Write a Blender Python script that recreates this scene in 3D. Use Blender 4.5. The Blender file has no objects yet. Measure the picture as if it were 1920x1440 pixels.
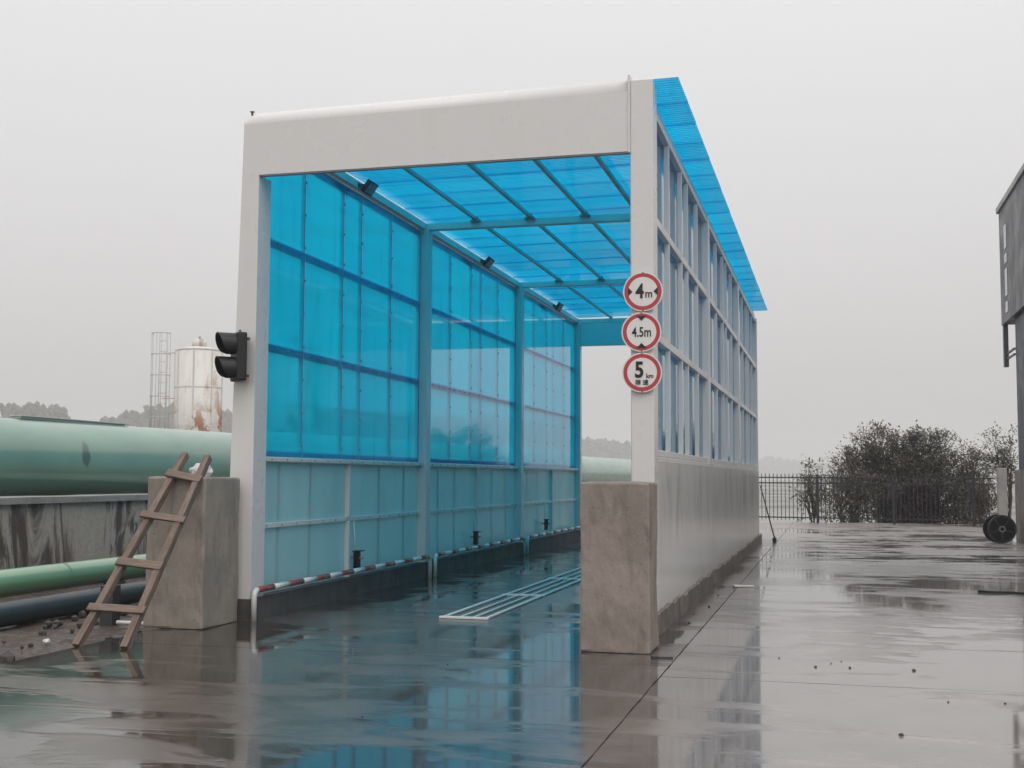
import bpy, bmesh, math, random
from mathutils import Vector, Matrix, noise
random.seed(7)
S = bpy.context.scene
C = S.collection
R = math.radians

# ------------------------------------------------------------------ camera
cam_data = bpy.data.cameras.new('camera')
cam = bpy.data.objects.new('camera', cam_data)
C.objects.link(cam)
yaw, pit, rol = 0.256, 0.0758, 0.0044
fw = Vector((-math.sin(yaw) * math.cos(pit), math.cos(yaw) * math.cos(pit), math.sin(pit)))
rt = Vector((math.cos(yaw), math.sin(yaw), 0))
up = rt.cross(fw)
r2 = rt * math.cos(rol) + up * math.sin(rol)
u2 = -rt * math.sin(rol) + up * math.cos(rol)
mw = Matrix((r2, u2, -fw)).transposed().to_4x4()
mw.translation = Vector((6.6921, -12.8886, 1.65))
cam.matrix_world = mw
cam_data.sensor_width = 36
cam_data.lens = 2287.0 / 1920 * 36
cam_data.clip_start = 0.1
cam_data.clip_end = 6000
S.camera = cam

# ------------------------------------------------------------------ overcast sky
SUN_EL, SUN_AZ = R(58), R(150)          # azimuth clockwise from +Y: behind and right of the camera
w = bpy.data.worlds.new('World')
S.world = w
w.use_nodes = True
nt = w.node_tree
nt.nodes.clear()
wo = nt.nodes.new('ShaderNodeOutputWorld')
sky = nt.nodes.new('ShaderNodeTexSky')
sky.sky_type = 'NISHITA'
sky.sun_disc = False
sky.sun_elevation = SUN_EL
sky.sun_rotation = SUN_AZ
sky.dust_density = 6
hs = nt.nodes.new('ShaderNodeHueSaturation')
hs.inputs['Saturation'].default_value = 0.06
nt.links.new(sky.outputs[0], hs.inputs['Color'])
b1 = nt.nodes.new('ShaderNodeBackground')
b1.inputs[1].default_value = 0.05
nt.links.new(hs.outputs[0], b1.inputs[0])
tc = nt.nodes.new('ShaderNodeTexCoord')
sx = nt.nodes.new('ShaderNodeSeparateXYZ')
nt.links.new(tc.outputs['Generated'], sx.inputs[0])
mr = nt.nodes.new('ShaderNodeMapRange')
mr.inputs['From Min'].default_value = 0.0
mr.inputs['From Max'].default_value = 1.0
mr.inputs['To Min'].default_value = 0.46
mr.inputs['To Max'].default_value = 1.12
nt.links.new(sx.outputs['Z'], mr.inputs['Value'])
cn = nt.nodes.new('ShaderNodeTexNoise')          # faint unevenness of the cloud deck
cn.inputs['Scale'].default_value = 1.6
cn.inputs['Detail'].default_value = 3
nt.links.new(tc.outputs['Generated'], cn.inputs['Vector'])
cm = nt.nodes.new('ShaderNodeMapRange')
cm.inputs['To Min'].default_value = 0.93
cm.inputs['To Max'].default_value = 1.07
nt.links.new(cn.outputs[0], cm.inputs['Value'])
mm = nt.nodes.new('ShaderNodeMath')
mm.operation = 'MULTIPLY'
nt.links.new(mr.outputs[0], mm.inputs[0])
nt.links.new(cm.outputs[0], mm.inputs[1])
b2 = nt.nodes.new('ShaderNodeBackground')
b2.inputs[0].default_value = (1.0, 0.985, 0.985, 1)
nt.links.new(mm.outputs[0], b2.inputs[1])
ad = nt.nodes.new('ShaderNodeAddShader')
nt.links.new(b1.outputs[0], ad.inputs[0])
nt.links.new(b2.outputs[0], ad.inputs[1])
nt.links.new(ad.outputs[0], wo.inputs[0])

sun_d = bpy.data.lights.new('sun', 'SUN')
sun_d.energy = 0.5
sun_d.angle = R(70)
sun_d.color = (1.0, 0.97, 0.94)
sun = bpy.data.objects.new('sun', sun_d)
C.objects.link(sun)
sdir = Vector((math.sin(SUN_AZ) * math.cos(SUN_EL), math.cos(SUN_AZ) * math.cos(SUN_EL), math.sin(SUN_EL)))
sun.rotation_euler = (-sdir).to_track_quat('-Z', 'Y').to_euler()
sun.location = sdir * 60

S.view_settings.view_transform = 'Standard'
S.view_settings.look = 'None'
S.view_settings.exposure = 0.0
S.view_settings.gamma = 1.0
S.view_settings.use_curve_mapping = False
S.render.engine = 'CYCLES'
cy = S.cycles
cy.use_denoising = True
cy.max_bounces = 9
cy.diffuse_bounces = 4
cy.glossy_bounces = 4
cy.transmission_bounces = 6
cy.transparent_max_bounces = 16
cy.volume_bounces = 1
cy.caustics_reflective = False
cy.caustics_refractive = True
cy.sample_clamp_indirect = 6

# ------------------------------------------------------------------ materials
def srgb(r, g, b):
    f = lambda c: c / 12.92 if c <= 0.04045 else ((c + 0.055) / 1.055) ** 2.4
    return (f(r / 255), f(g / 255), f(b / 255), 1)

class N:
    """small node builder"""
    def __init__(s, name):
        s.m = bpy.data.materials.new(name)
        s.m.use_nodes = True
        s.t = s.m.node_tree
        s.t.nodes.clear()
        s.out = s.n('OutputMaterial')
    def n(s, kind, **kw):
        x = s.t.nodes.new('ShaderNode' + kind)
        for k, v in kw.items():
            setattr(x, k, v)
        return x
    def put(s, sock, v):
        if isinstance(v, bpy.types.NodeSocket):
            s.t.links.new(v, sock)
        elif hasattr(sock.default_value, '__len__') and not hasattr(v, '__len__'):
            sock.default_value = [v] * len(sock.default_value)
        else:
            sock.default_value = v
    def pos(s, scale=(1, 1, 1), obj=False):
        g = s.n('TexCoord').outputs['Object'] if obj else s.n('NewGeometry').outputs['Position']
        if tuple(scale) == (1, 1, 1):
            return g
        v = s.n('VectorMath', operation='MULTIPLY')
        s.put(v.inputs[0], g)
        v.inputs[1].default_value = scale
        return v.outputs[0]
    def noise(s, vec, scale, detail=4, rough=0.55, dist=0.0):
        x = s.n('TexNoise')
        s.put(x.inputs['Vector'], vec)
        x.inputs['Scale'].default_value = scale
        x.inputs['Detail'].default_value = detail
        x.inputs['Roughness'].default_value = rough
        x.inputs['Distortion'].default_value = dist
        return x.outputs[0]
    def ramp(s, v, a, b, lo=0.0, hi=1.0, smooth=True):
        x = s.n('MapRange')
        if smooth:
            x.interpolation_type = 'SMOOTHSTEP'
        s.put(x.inputs['Value'], v)
        x.inputs['From Min'].default_value = a
        x.inputs['From Max'].default_value = b
        x.inputs['To Min'].default_value = lo
        x.inputs['To Max'].default_value = hi
        return x.outputs[0]
    def math(s, op, a, b=0.5):
        x = s.n('Math', operation=op)
        s.put(x.inputs[0], a)
        s.put(x.inputs[1], b)
        return x.outputs[0]
    def mix(s, f, a, b):
        x = s.n('MixRGB')
        s.put(x.inputs[0], f)
        s.put(x.inputs[1], a)
        s.put(x.inputs[2], b)
        return x.outputs[0]
    def bump(s, h, strength=0.3, dist=0.01, normal=None):
        x = s.n('Bump')
        s.put(x.inputs['Height'], h)
        x.inputs['Strength'].default_value = strength
        x.inputs['Distance'].default_value = dist
        if normal is not None:
            s.put(x.inputs['Normal'], normal)
        return x.outputs[0]
    def pbr(s, col, rough=0.5, metal=0.0, normal=None, spec=0.5, ior=None, coat=None):
        p = s.n('BsdfPrincipled')
        s.put(p.inputs['Base Color'], col)
        s.put(p.inputs['Roughness'], rough)
        s.put(p.inputs['Metallic'], metal)
        s.put(p.inputs['Specular IOR Level'], spec)
        if ior:
            p.inputs['IOR'].default_value = ior
        if coat is not None:
            s.put(p.inputs['Coat Weight'], coat)
            p.inputs['Coat Roughness'].default_value = 0.2
            p.inputs['Coat IOR'].default_value = 1.65
        if normal is not None:
            s.put(p.inputs['Normal'], normal)
        s.t.links.new(p.outputs[0], s.out.inputs[0])
        return p
    def sep(s, v):
        x = s.n('SeparateXYZ')
        s.put(x.inputs[0], v)
        return x.outputs

def both_fresnel(k, ior=1.5):
    bf = k.n('NewGeometry').outputs['Backfacing']
    fr = k.n('Fresnel')
    k.put(fr.inputs['IOR'], k.ramp(bf, 0, 1, ior, 1 / ior, False))
    return fr

def c4(r, g=None, b=None):
    return (r, r, r, 1) if g is None else (r, g, b, 1)

M = {}

def mat_concrete_wet(name, dry, wet, bias=0.0, rd=0.13, dry_lit=None, wet_lit=None):
    k = N(name)
    p = k.pos()
    big = k.noise(p, 0.33, 5, 0.6, 0.4)
    med = k.noise(p, 1.7, 5, 0.6, 0.3)
    fine = k.noise(p, 26, 4, 0.7)
    grit = k.noise(p, 140, 2, 0.6)
    st = k.noise(k.pos((0.55, 1.9, 1)), 1.1, 5, 0.62, 0.8)
    mixm = k.math('ADD', k.math('MULTIPLY', big, 0.55), k.math('MULTIPLY', st, 0.45))
    rear = 0
    if dry_lit:
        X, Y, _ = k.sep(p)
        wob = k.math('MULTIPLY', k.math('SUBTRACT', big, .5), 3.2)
        out = k.ramp(k.math('ADD', X, wob), 4.3, 6.9)  # open-yard brightness and shelter shade painted into the concrete colour
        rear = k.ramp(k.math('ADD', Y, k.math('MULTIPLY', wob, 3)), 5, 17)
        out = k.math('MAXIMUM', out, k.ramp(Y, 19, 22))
        dry = k.mix(out, dry, dry_lit)
        wet = k.mix(out, wet, wet_lit)
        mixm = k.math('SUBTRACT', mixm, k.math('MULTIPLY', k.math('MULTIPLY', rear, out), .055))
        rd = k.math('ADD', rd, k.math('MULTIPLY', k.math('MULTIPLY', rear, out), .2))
    film = k.ramp(mixm, 0.435 + bias, 0.515 + bias)            # 1 = standing film of water
    col = k.mix(film, dry, wet)
    col = k.mix(k.ramp(med, 0.35, 0.72, 0, 0.5), col, k.mix(.4, wet, c4(0)))
    col = k.mix(k.ramp(fine, 0.3, 0.75, 0.0, 0.35), col, k.mix(.47, dry, c4(0)))
    rough = k.math('ADD', k.math('MULTIPLY', k.math('SUBTRACT', 1.0, film), rd), 0.02)
    rough = k.math('ADD', rough, k.ramp(fine, 0.35, 0.75, 0.0, 0.05))
    hgt = k.math('ADD', k.math('MULTIPLY', fine, 0.5), k.math('MULTIPLY', grit, 0.25))
    hgt = k.math('MULTIPLY', hgt, k.ramp(film, 0, 1, 0.8, 0.03))
    rip = k.noise(k.pos((1.6, 3.6, 1)), 3.0, 3, 0.5)
    hgt = k.math('ADD', hgt, k.math('MULTIPLY', rip, 0.07))
    nrm = k.bump(hgt, 0.35, 0.012)
    k.pbr(col, rough, 0, nrm, 0.5, 1.72)
    return k.m

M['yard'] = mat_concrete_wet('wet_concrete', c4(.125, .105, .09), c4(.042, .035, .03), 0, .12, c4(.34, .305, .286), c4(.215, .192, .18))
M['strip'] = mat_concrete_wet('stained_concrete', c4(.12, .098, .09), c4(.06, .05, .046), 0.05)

k = N('joint_dirt')
k.pbr(k.mix(k.noise(k.pos(), 14), c4(.035, .031, .028), c4(.08, .07, .06)), 0.5)
M['joint'] = k.m

k = N('soil')
p = k.pos()
n1 = k.noise(p, 2.2, 6, 0.65)
n2 = k.noise(p, 20, 5, 0.7)
col = k.mix(k.ramp(n1, .35, .65), c4(.05, .034, .028), c4(.095, .066, .052))
col = k.mix(k.ramp(n2, .45, .75, 0, .6), col, c4(.03, .025, .022))
k.pbr(col, k.ramp(n1, .42, .6, .75, .16), 0, k.bump(k.math('ADD', n1, k.math('MULTIPLY', n2, .5)), .8, .06), .5)
M['soil'] = k.m

k = N('open_ground')
p = k.pos()
n1 = k.noise(p, .03, 6, .6)
n2 = k.noise(p, .6, 5, .65)
col = k.mix(k.ramp(n1, .4, .6), c4(.11, .1, .085), c4(.2, .185, .165))
col = k.mix(k.ramp(n2, .45, .7, 0, .5), col, c4(.07, .075, .05))
k.pbr(col, k.ramp(n1, .4, .6, .5, .22), 0, None, .6)
M['open'] = k.m

def mat_old_concrete(name, a, b, stain, obj=False, streak=0.5, seed=0.0, rough=0.75):
    k = N(name)
    p = k.pos((1, 1, 1), obj)
    v = k.n('VectorMath', operation='ADD')
    k.put(v.inputs[0], p)
    v.inputs[1].default_value = (seed, seed * 1.7, seed * .6)
    p = v.outputs[0]
    sc = k.n('VectorMath', operation='MULTIPLY')
    k.put(sc.inputs[0], p)
    sc.inputs[1].default_value = (1, 1, .16)
    n1 = k.noise(p, 2.6, 6, .62, .3)
    n2 = k.noise(p, 30, 5, .7)
    n3 = k.noise(sc.outputs[0], 7, 5, .65, .4)
    n4 = k.noise(p, 48, 3, .6)
    col = k.mix(k.ramp(n1, .36, .66), a, b)
    col = k.mix(k.ramp(n3, .5, .68, 0, streak), col, stain)
    col = k.mix(k.ramp(n2, .5, .8, 0, .45), col, (a[0] * .5, a[1] * .48, a[2] * .46, 1))
    pit = k.ramp(n4, .63, .69, 0, 1)
    col = k.mix(k.math('MULTIPLY', pit, .6), col, c4(.06, .05, .042))
    h = k.math('SUBTRACT', k.math('ADD', k.math('MULTIPLY', n2, .6), k.math('MULTIPLY', n1, .6)), k.math('MULTIPLY', pit, .3))
    k.pbr(col, rough, 0, k.bump(h, .5, .012), .35)
    return k.m

M['pier'] = mat_old_concrete('pier_concrete', c4(.32, .268, .235), c4(.235, .198, .172), c4(.135, .11, .096), streak=.4)
M['pier_l'] = mat_old_concrete('pier_concrete_grey', c4(.34, .29, .245), c4(.265, .23, .2), c4(.14, .115, .1), streak=.4, seed=4.2)
M['kerb'] = mat_old_concrete('kerb_concrete', c4(.11, .1, .095), c4(.07, .064, .06), c4(.035, .032, .03), streak=.5, seed=9)
M['kerb_r'] = mat_old_concrete('kerb_concrete_pale', c4(.23, .21, .19), c4(.16, .145, .13), c4(.06, .055, .05), streak=.6, seed=11)
M['pillar'] = mat_old_concrete('pillar_concrete', c4(.34, .33, .31), c4(.28, .27, .255), c4(.16, .15, .14), seed=3)

# streaky mould-stained retaining wall
k = N('streaked_wall')
p = k.pos()
sc = k.pos((1, 1, .22))
n1 = k.noise(sc, 1.15, 6, .68, 1.2)
n2 = k.noise(sc, 2.4, 5, .65, 1.0)
n3 = k.noise(p, 14, 5, .7)
n4 = k.noise(sc, 1.9, 5, .6, .5)
col = k.mix(k.ramp(n1, .5, .6), c4(.4, .355, .31), c4(.08, .066, .06))
col = k.mix(k.ramp(n2, .55, .6, 0, .85), col, c4(.42, .4, .37))
col = k.mix(k.ramp(n4, .36, .46, .8, 0), col, c4(.085, .05, .04))
col = k.mix(k.ramp(n3, .45, .75, 0, .4), col, c4(.12, .105, .09))
k.pbr(col, .7, 0, k.bump(n3, .5, .015), .4)
M['streak'] = k.m

def mat_paint(name, col, dirt, rough=.35, amount=.35, spec=.5, bump=.0, streak_scale=5.0):
    k = N(name)
    p = k.pos()
    sc = k.pos((1, 1, .12))
    n1 = k.noise(sc, streak_scale, 5, .62, .3)
    n2 = k.noise(p, 1.3, 4, .6)
    n3 = k.noise(p, 45, 3, .7)
    f = k.math('MULTIPLY', k.ramp(n1, .48, .74), k.ramp(n2, .35, .65, .25, 1))
    c = k.mix(k.math('MULTIPLY', f, amount), col, dirt)
    c = k.mix(k.ramp(n3, .62, .8, 0, amount * .5), c, dirt)
    k.pbr(c, k.ramp(n2, .3, .7, rough * .8, rough * 1.25), 0, k.bump(n2, .15, .02) if bump else None, spec)
    return k.m

M['white'] = mat_paint('white_painted_steel', c4(.68, .67, .655), c4(.45, .43, .4), .34, .3)
M['fascia'] = mat_paint('white_cladding', c4(.68, .665, .65), c4(.56, .54, .51), .3, .18)
M['grey_steel'] = mat_paint('galvanised_steel', c4(.3, .3, .3), c4(.18, .17, .16), .4, .4)
M['pale_steel'] = mat_paint('weathered_pale_steel', c4(.5, .49, .48), c4(.3, .27, .25), .4, .4)
M['dark_steel'] = mat_paint('dark_steel', c4(.045, .047, .05), c4(.09, .07, .06), .45, .4)
M['black'] = mat_paint('black_plastic', c4(.007, .007, .009), c4(.02, .019, .018), .45, .3)
M['red'] = mat_paint('red_band_paint', c4(.27, .055, .055), c4(.12, .04, .035), .4, .5)
M['pvc'] = mat_paint('white_tube_paint', c4(.72, .72, .70), c4(.4, .37, .33), .35, .4)
M['sign_white'] = mat_paint('sign_white', c4(.74, .72, .70), c4(.55, .5, .47), .4, .2)
M['sign_red'] = mat_paint('sign_red', c4(.46, .045, .055), c4(.35, .06, .06), .4, .2)
M['fence'] = mat_paint('fence_steel', c4(.02, .02, .022), c4(.05, .04, .035), .5, .4)
M['clad'] = mat_paint('dark_cladding', c4(.105, .108, .118), c4(.07, .07, .075), .45, .4)
M['clad2'] = mat_paint('dark_wall', c4(.06, .065, .085), c4(.04, .04, .05), .5, .4)
M['rag'] = mat_paint('white_rag', c4(.7, .68, .66), c4(.35, .32, .3), .8, .5)
M['chip'] = mat_paint('pale_scrap', c4(.62, .6, .57), c4(.4, .37, .33), .6, .4)
M['stone'] = mat_paint('dark_stone', c4(.05, .045, .042), c4(.03, .03, .03), .6, .4)

k = N('lamp_glass')
k.pbr(c4(.25, .28, .3), .1, 0, None, .6)
M['lamp_glass'] = k.m
k = N('lens_glass')
k.pbr(c4(.03, .008, .008), .15, 0, None, .6)
M['lens'] = k.m
k = N('window_glass')
k.pbr(c4(.35, .37, .4), .12, 0, None, .9)
M['window'] = k.m

# white lower sheets: thin, lets some daylight through, with grey drip marks
def mat_lower(name, trans, drip, base=(.66, .655, .64, 1)):
    k = N(name)
    sc = k.pos((1, 1, .25))
    p = k.pos()
    n1 = k.noise(sc, 1.7, 5, .6, .9)
    n2 = k.noise(p, 1.1, 4, .6)
    z = k.sep(p)[2]
    band = k.math('MULTIPLY', k.ramp(z, .75, 1.15), k.ramp(z, 1.9, 1.6, .55, 1))
    f = k.math('MULTIPLY', k.ramp(n1, .44, .7), band)
    c = k.mix(k.math('MULTIPLY', f, drip), base, (base[0] * .45, base[1] * .45, base[2] * .44, 1))
    c = k.mix(k.ramp(n2, .45, .75, 0, .35), c, (base[0] * .76, base[1] * .74, base[2] * .72, 1))
    c = k.mix(k.ramp(z, .5, .22, 0, .35), c, c4(.42, .38, .33))
    pb = k.pbr(c, .22, 0, k.bump(n2, .12, .03), .5)
    if trans:
        tr = k.n('BsdfTranslucent')
        k.put(tr.inputs[0], c4(.46, .8, .86))
        mx = k.n('MixShader')
        mx.inputs[0].default_value = trans
        k.t.links.new(pb.outputs[0], mx.inputs[1])
        k.t.links.new(tr.outputs[0], mx.inputs[2])
        k.t.links.new(mx.outputs[0], k.out.inputs[0])
    return k.m
M['lower_in'] = mat_lower('pale_blue_translucent_sheet', .45, .3, c4(.6, .78, .8))
M['lower_out'] = mat_lower('white_outer_sheet', 0, .6, c4(.7, .695, .68))

# blue polycarbonate
def mat_blue(name, tint, view, rough, dirty=0.0, ax=(1, 1, .1), fs=5):
    k = N(name)
    p = k.pos()
    n = k.noise(p, .9, 4, .6)
    sc = k.pos(ax)
    s = k.noise(sc, fs, 4, .65, .3)
    col = k.mix(k.ramp(n, .35, .65, 0, .3), tint, (tint[0] * .8, tint[1] * .88, tint[2] * .92, 1))
    if dirty:
        col = k.mix(k.ramp(s, .5, .75, 0, dirty), col, (tint[0] * .5, tint[1] * .62, tint[2] * .68, 1))
    rv = k.ramp(k.n('ObjectInfo').outputs['Random'], 0, 1, .84, 1.06, False)
    cb = k.n('CombineXYZ')
    k.put(cb.inputs[0], rv); k.put(cb.inputs[1], rv); k.put(cb.inputs[2], k.math('POWER', rv, .6))
    vm = k.n('VectorMath', operation='MULTIPLY')
    k.put(vm.inputs[0], col); k.put(vm.inputs[1], cb.outputs[0])
    col = vm.outputs[0]
    tr = k.n('BsdfTranslucent')
    k.put(tr.inputs[0], col)
    rf = k.n('BsdfRefraction')
    k.put(rf.inputs[0], col)
    rf.inputs['Roughness'].default_value = rough
    rf.inputs['IOR'].default_value = 1.05
    m1 = k.n('MixShader')
    m1.inputs[0].default_value = view
    k.t.links.new(tr.outputs[0], m1.inputs[1])
    k.t.links.new(rf.outputs[0], m1.inputs[2])
    df = k.n('BsdfDiffuse')
    k.put(df.inputs[0], (tint[0] * .5 + .01, tint[1] * .5, tint[2] * .5, 1))
    m2 = k.n('MixShader')
    m2.inputs[0].default_value = .05
    k.t.links.new(m1.outputs[0], m2.inputs[1])
    k.t.links.new(df.outputs[0], m2.inputs[2])
    gl = k.n('BsdfGlossy')
    gl.inputs['Roughness'].default_value = .035
    gl.inputs['Color'].default_value = (.95, .97, 1, 1)
    fr = both_fresnel(k)
    wv = k.bump(k.noise(k.pos((1, 1, .35)), 1.1, 2, .5), .12, .02)
    k.put(gl.inputs['Normal'], wv)
    m3 = k.n('MixShader')
    k.t.links.new(fr.outputs[0], m3.inputs[0])
    k.t.links.new(m2.outputs[0], m3.inputs[1])
    k.t.links.new(gl.outputs[0], m3.inputs[2])
    k.t.links.new(m3.outputs[0], k.out.inputs[0])
    return k.m
M['blue'] = mat_blue('blue_polycarbonate', c4(.003, .7, 1.0), .5, .12, .45)
M['roof'] = mat_blue('blue_corrugated_sheet', c4(.003, .7, 1.0), .3, .2, .75, (.06, 1, 1), 7)
# far face and rim of a sheet: clear, only its surface gloss
k = N('clear_sheet_face')
tp = k.n('BsdfTransparent')
tp.inputs[0].default_value = (.86, .97, 1, 1)
gl = k.n('BsdfGlossy')
gl.inputs['Roughness'].default_value = .04
fr = both_fresnel(k)
mx = k.n('MixShader')
k.t.links.new(fr.outputs[0], mx.inputs[0])
k.t.links.new(tp.outputs[0], mx.inputs[1])
k.t.links.new(gl.outputs[0], mx.inputs[2])
k.t.links.new(mx.outputs[0], k.out.inputs[0])
M['clear'] = k.m

# green pipes
def mat_pipe(name, a, b, scar=False):
    k = N(name)
    p = k.pos()
    n1 = k.noise(k.pos((1, .25, 1)), 1.4, 5, .6, .3)
    n2 = k.noise(p, 18, 4, .7)
    c = k.mix(k.ramp(n1, .35, .68), a, b)
    c = k.mix(k.ramp(n2, .58, .78, 0, .3), c, (a[0] * .5, a[1] * .55, a[2] * .5, 1))
    if scar:
        x, y, z = k.sep(p)
        wob = k.math('MULTIPLY', k.math('SUBTRACT', k.noise(p, 7, 4, .7), .5), 2.2)
        dy = k.math('ADD', k.math('DIVIDE', k.math('SUBTRACT', y, 6.0), .13), wob)
        dz = k.math('DIVIDE', k.math('SUBTRACT', z, 2.0), .24)
        d = k.math('ADD', k.math('MULTIPLY', dy, dy), k.math('MULTIPLY', dz, dz))
        c = k.mix(k.ramp(d, .5, 1.2, .85, 0), c, c4(.03, .06, .04))
    k.pbr(c, k.ramp(n1, .3, .7, .3, .4), 0, None, .5, coat=1.0)
    return k.m
M['pipe'] = mat_pipe('green_pipe_paint', c4(.15, .29, .215), c4(.11, .235, .175), True)
M['pipe2'] = mat_pipe('green_small_pipe_paint', c4(.15, .33, .17), c4(.11, .26, .14))
M['pipe3'] = mat_paint('dark_pipe_paint', c4(.014, .03, .035), c4(.04, .035, .03), .35, .4)

# wood
k = N('weathered_wood')
tcx = k.n('TexCoord').outputs['Object']
v = k.n('VectorMath', operation='MULTIPLY')
k.put(v.inputs[0], tcx)
v.inputs[1].default_value = (1, 1, .08)
n1 = k.noise(v.outputs[0], 40, 5, .65, .6)
n2 = k.noise(tcx, 5, 4, .6)
col = k.mix(k.ramp(n1, .35, .68), c4(.2, .145, .11), c4(.1, .07, .055))
col = k.mix(k.ramp(n2, .45, .7, 0, .5), col, c4(.2, .16, .13))
k.pbr(col, .6, 0, k.bump(n1, .4, .004), .4)
M['wood'] = k.m

# rusty white silo
k = N('rusty_silo_paint')
p = k.pos()
sc = k.pos((1, 1, .14))
n1 = k.noise(sc, 1.4, 5, .65, .5)
n2 = k.noise(p, 1.1, 5, .65, .4)
z = k.sep(p)[2]
f = k.math('MULTIPLY', k.ramp(n1, .5, .62), k.ramp(n2, .42, .6))
f2 = k.math('MULTIPLY', k.ramp(n2, .5, .58), k.ramp(z, 6.2, 4.6))
col = k.mix(k.math('MULTIPLY', f, .8), c4(.68, .66, .62), c4(.42, .3, .22))
col = k.mix(f2, col, c4(.38, .19, .11))
col = k.mix(k.ramp(k.noise(sc, 4, 4, .6), .5, .75, 0, .4), col, c4(.45, .4, .35))
k.pbr(col, .55, 0, None, .35)
M['silo'] = k.m

def mat_leaf(name, cols):
    k = N(name)
    oi = k.n('NewGeometry').outputs['Random Per Island']
    cr = k.n('ValToRGB')
    k.put(cr.inputs[0], oi)
    e = cr.color_ramp.elements
    e[0].position, e[0].color = 0, cols[0]
    e[1].position, e[1].color = 1, cols[-1]
    for i, c in enumerate(cols[1:-1]):
        q = e.new((i + 1) / (len(cols) - 1))
        q.color = c
    p = k.n('BsdfPrincipled')
    k.put(p.inputs['Base Color'], cr.outputs[0])
    p.inputs['Roughness'].default_value = .5
    tr = k.n('BsdfTranslucent')
    k.put(tr.inputs[0], cr.outputs[0])
    mx = k.n('MixShader')
    mx.inputs[0].default_value = .25
    k.t.links.new(p.outputs[0], mx.inputs[1])
    k.t.links.new(tr.outputs[0], mx.inputs[2])
    k.t.links.new(mx.outputs[0], k.out.inputs[0])
    return k.m
M['leaf_a'] = mat_leaf('leaf_brown_green', [c4(.105, .082, .074), c4(.14, .114, .094), c4(.135, .132, .088), c4(.125, .096, .09)])
M['leaf_b'] = mat_leaf('leaf_green', [c4(.105, .098, .07), c4(.145, .15, .09), c4(.135, .11, .092), c4(.165, .165, .105)])
M['leaf_c'] = mat_leaf('leaf_dark', [c4(.03, .022, .022), c4(.045, .03, .03), c4(.035, .03, .026)])
M['far_leaf'] = mat_leaf('far_leaf', [c4(.04, .05, .03), c4(.06, .07, .045), c4(.05, .055, .04)])
k = N('bark')
k.pbr(k.mix(k.noise(k.pos(), 25, 4), c4(.06, .045, .038), c4(.11, .09, .075)), .8)
M['bark'] = k.m

# ------------------------------------------------------------------ mesh helpers
def link(name, bm, mats, parent=None, smooth=False, kind=None):
    me = bpy.data.meshes.new(name)
    bmesh.ops.recalc_face_normals(bm, faces=bm.faces)
    if smooth:
        for f in bm.faces:
            f.smooth = True
    bm.to_mesh(me)
    bm.free()
    for m in (mats if isinstance(mats, (list, tuple)) else [mats]):
        me.materials.append(M[m])
    o = bpy.data.objects.new(name, me)
    C.objects.link(o)
    if parent is not None:
        o.parent = parent
    if kind:
        o['kind'] = kind
    return o

def add_box(bm, a, b, bev=0.0, seg=1, mtx=None):
    r = bmesh.ops.create_cube(bm, size=1)
    vs = r['verts']
    a, b = Vector(a), Vector(b)
    for v in vs:
        v.co = Vector(((a[i] + b[i]) / 2 + v.co[i] * (b[i] - a[i]) for i in range(3)))
    if bev:
        es = list({e for v in vs for e in v.link_edges})
        g = bmesh.ops.bevel(bm, geom=es, offset=bev, segments=seg, profile=.5, affect='EDGES')
        vs = list({v for f in g['faces'] for v in f.verts} | {v for v in vs if v.is_valid})
    if mtx is not None:
        for v in vs:
            v.co = mtx @ v.co
    return vs

def box(name, a, b, mat, parent=None, bev=0.0, seg=1, mtx=None, kind=None):
    bm = bmesh.new()
    add_box(bm, a, b, bev, seg, mtx)
    return link(name, bm, mat, parent, kind=kind)

def add_tube(bm, pts, rad, seg=16, cap=True):
    pts = [Vector(p) for p in pts]
    rads = rad if isinstance(rad, (list, tuple)) else [rad] * len(pts)
    rings = []
    ref = None
    for i, p in enumerate(pts):
        d = (pts[min(i + 1, len(pts) - 1)] - pts[max(i - 1, 0)]).normalized()
        if ref is None:
            ref = Vector((0, 0, 1)) if abs(d.z) < .9 else Vector((1, 0, 0))
        u = d.cross(ref).normalized()
        v = u.cross(d).normalized()
        ref = v
        rings.append([bm.verts.new(p + (u * math.cos(2 * math.pi * j / seg) + v * math.sin(2 * math.pi * j / seg)) * rads[i]) for j in range(seg)])
    for a, b in zip(rings, rings[1:]):
        for j in range(seg):
            bm.faces.new((a[j], a[(j + 1) % seg], b[(j + 1) % seg], b[j])).smooth = True
    if cap:
        bm.faces.new(rings[0][::-1])
        bm.faces.new(rings[-1])

def tube(name, pts, rad, mat, parent=None, seg=16, cap=True):
    bm = bmesh.new()
    add_tube(bm, pts, rad, seg, cap)
    return link(name, bm, mat, parent)

def empty(name, loc, label=None, cat=None, group=None, rz=0):
    o = bpy.data.objects.new(name, None)
    o.empty_display_size = .2
    o.location = loc
    o.rotation_euler = (0, 0, rz)
    C.objects.link(o)
    return tag(o, label, cat, group)

def tag(o, label=None, cat=None, group=None, kind=None):
    for a, b in (('label', label), ('category', cat), ('group', group), ('kind', kind)):
        if b:
            o[a] = b
    return o

def poly_extrude(bm, pts, y0, y1, axis='Y'):
    """prism of outline pts (x,z) between y0 and y1"""
    a = [bm.verts.new((x, y0, z)) for x, z in pts]
    b = [bm.verts.new((x, y1, z)) for x, z in pts]
    n = len(pts)
    bm.faces.new(a)
    bm.faces.new(b[::-1])
    for i in range(n):
        bm.faces.new((a[i], b[i], b[(i + 1) % n], a[(i + 1) % n]))

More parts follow.
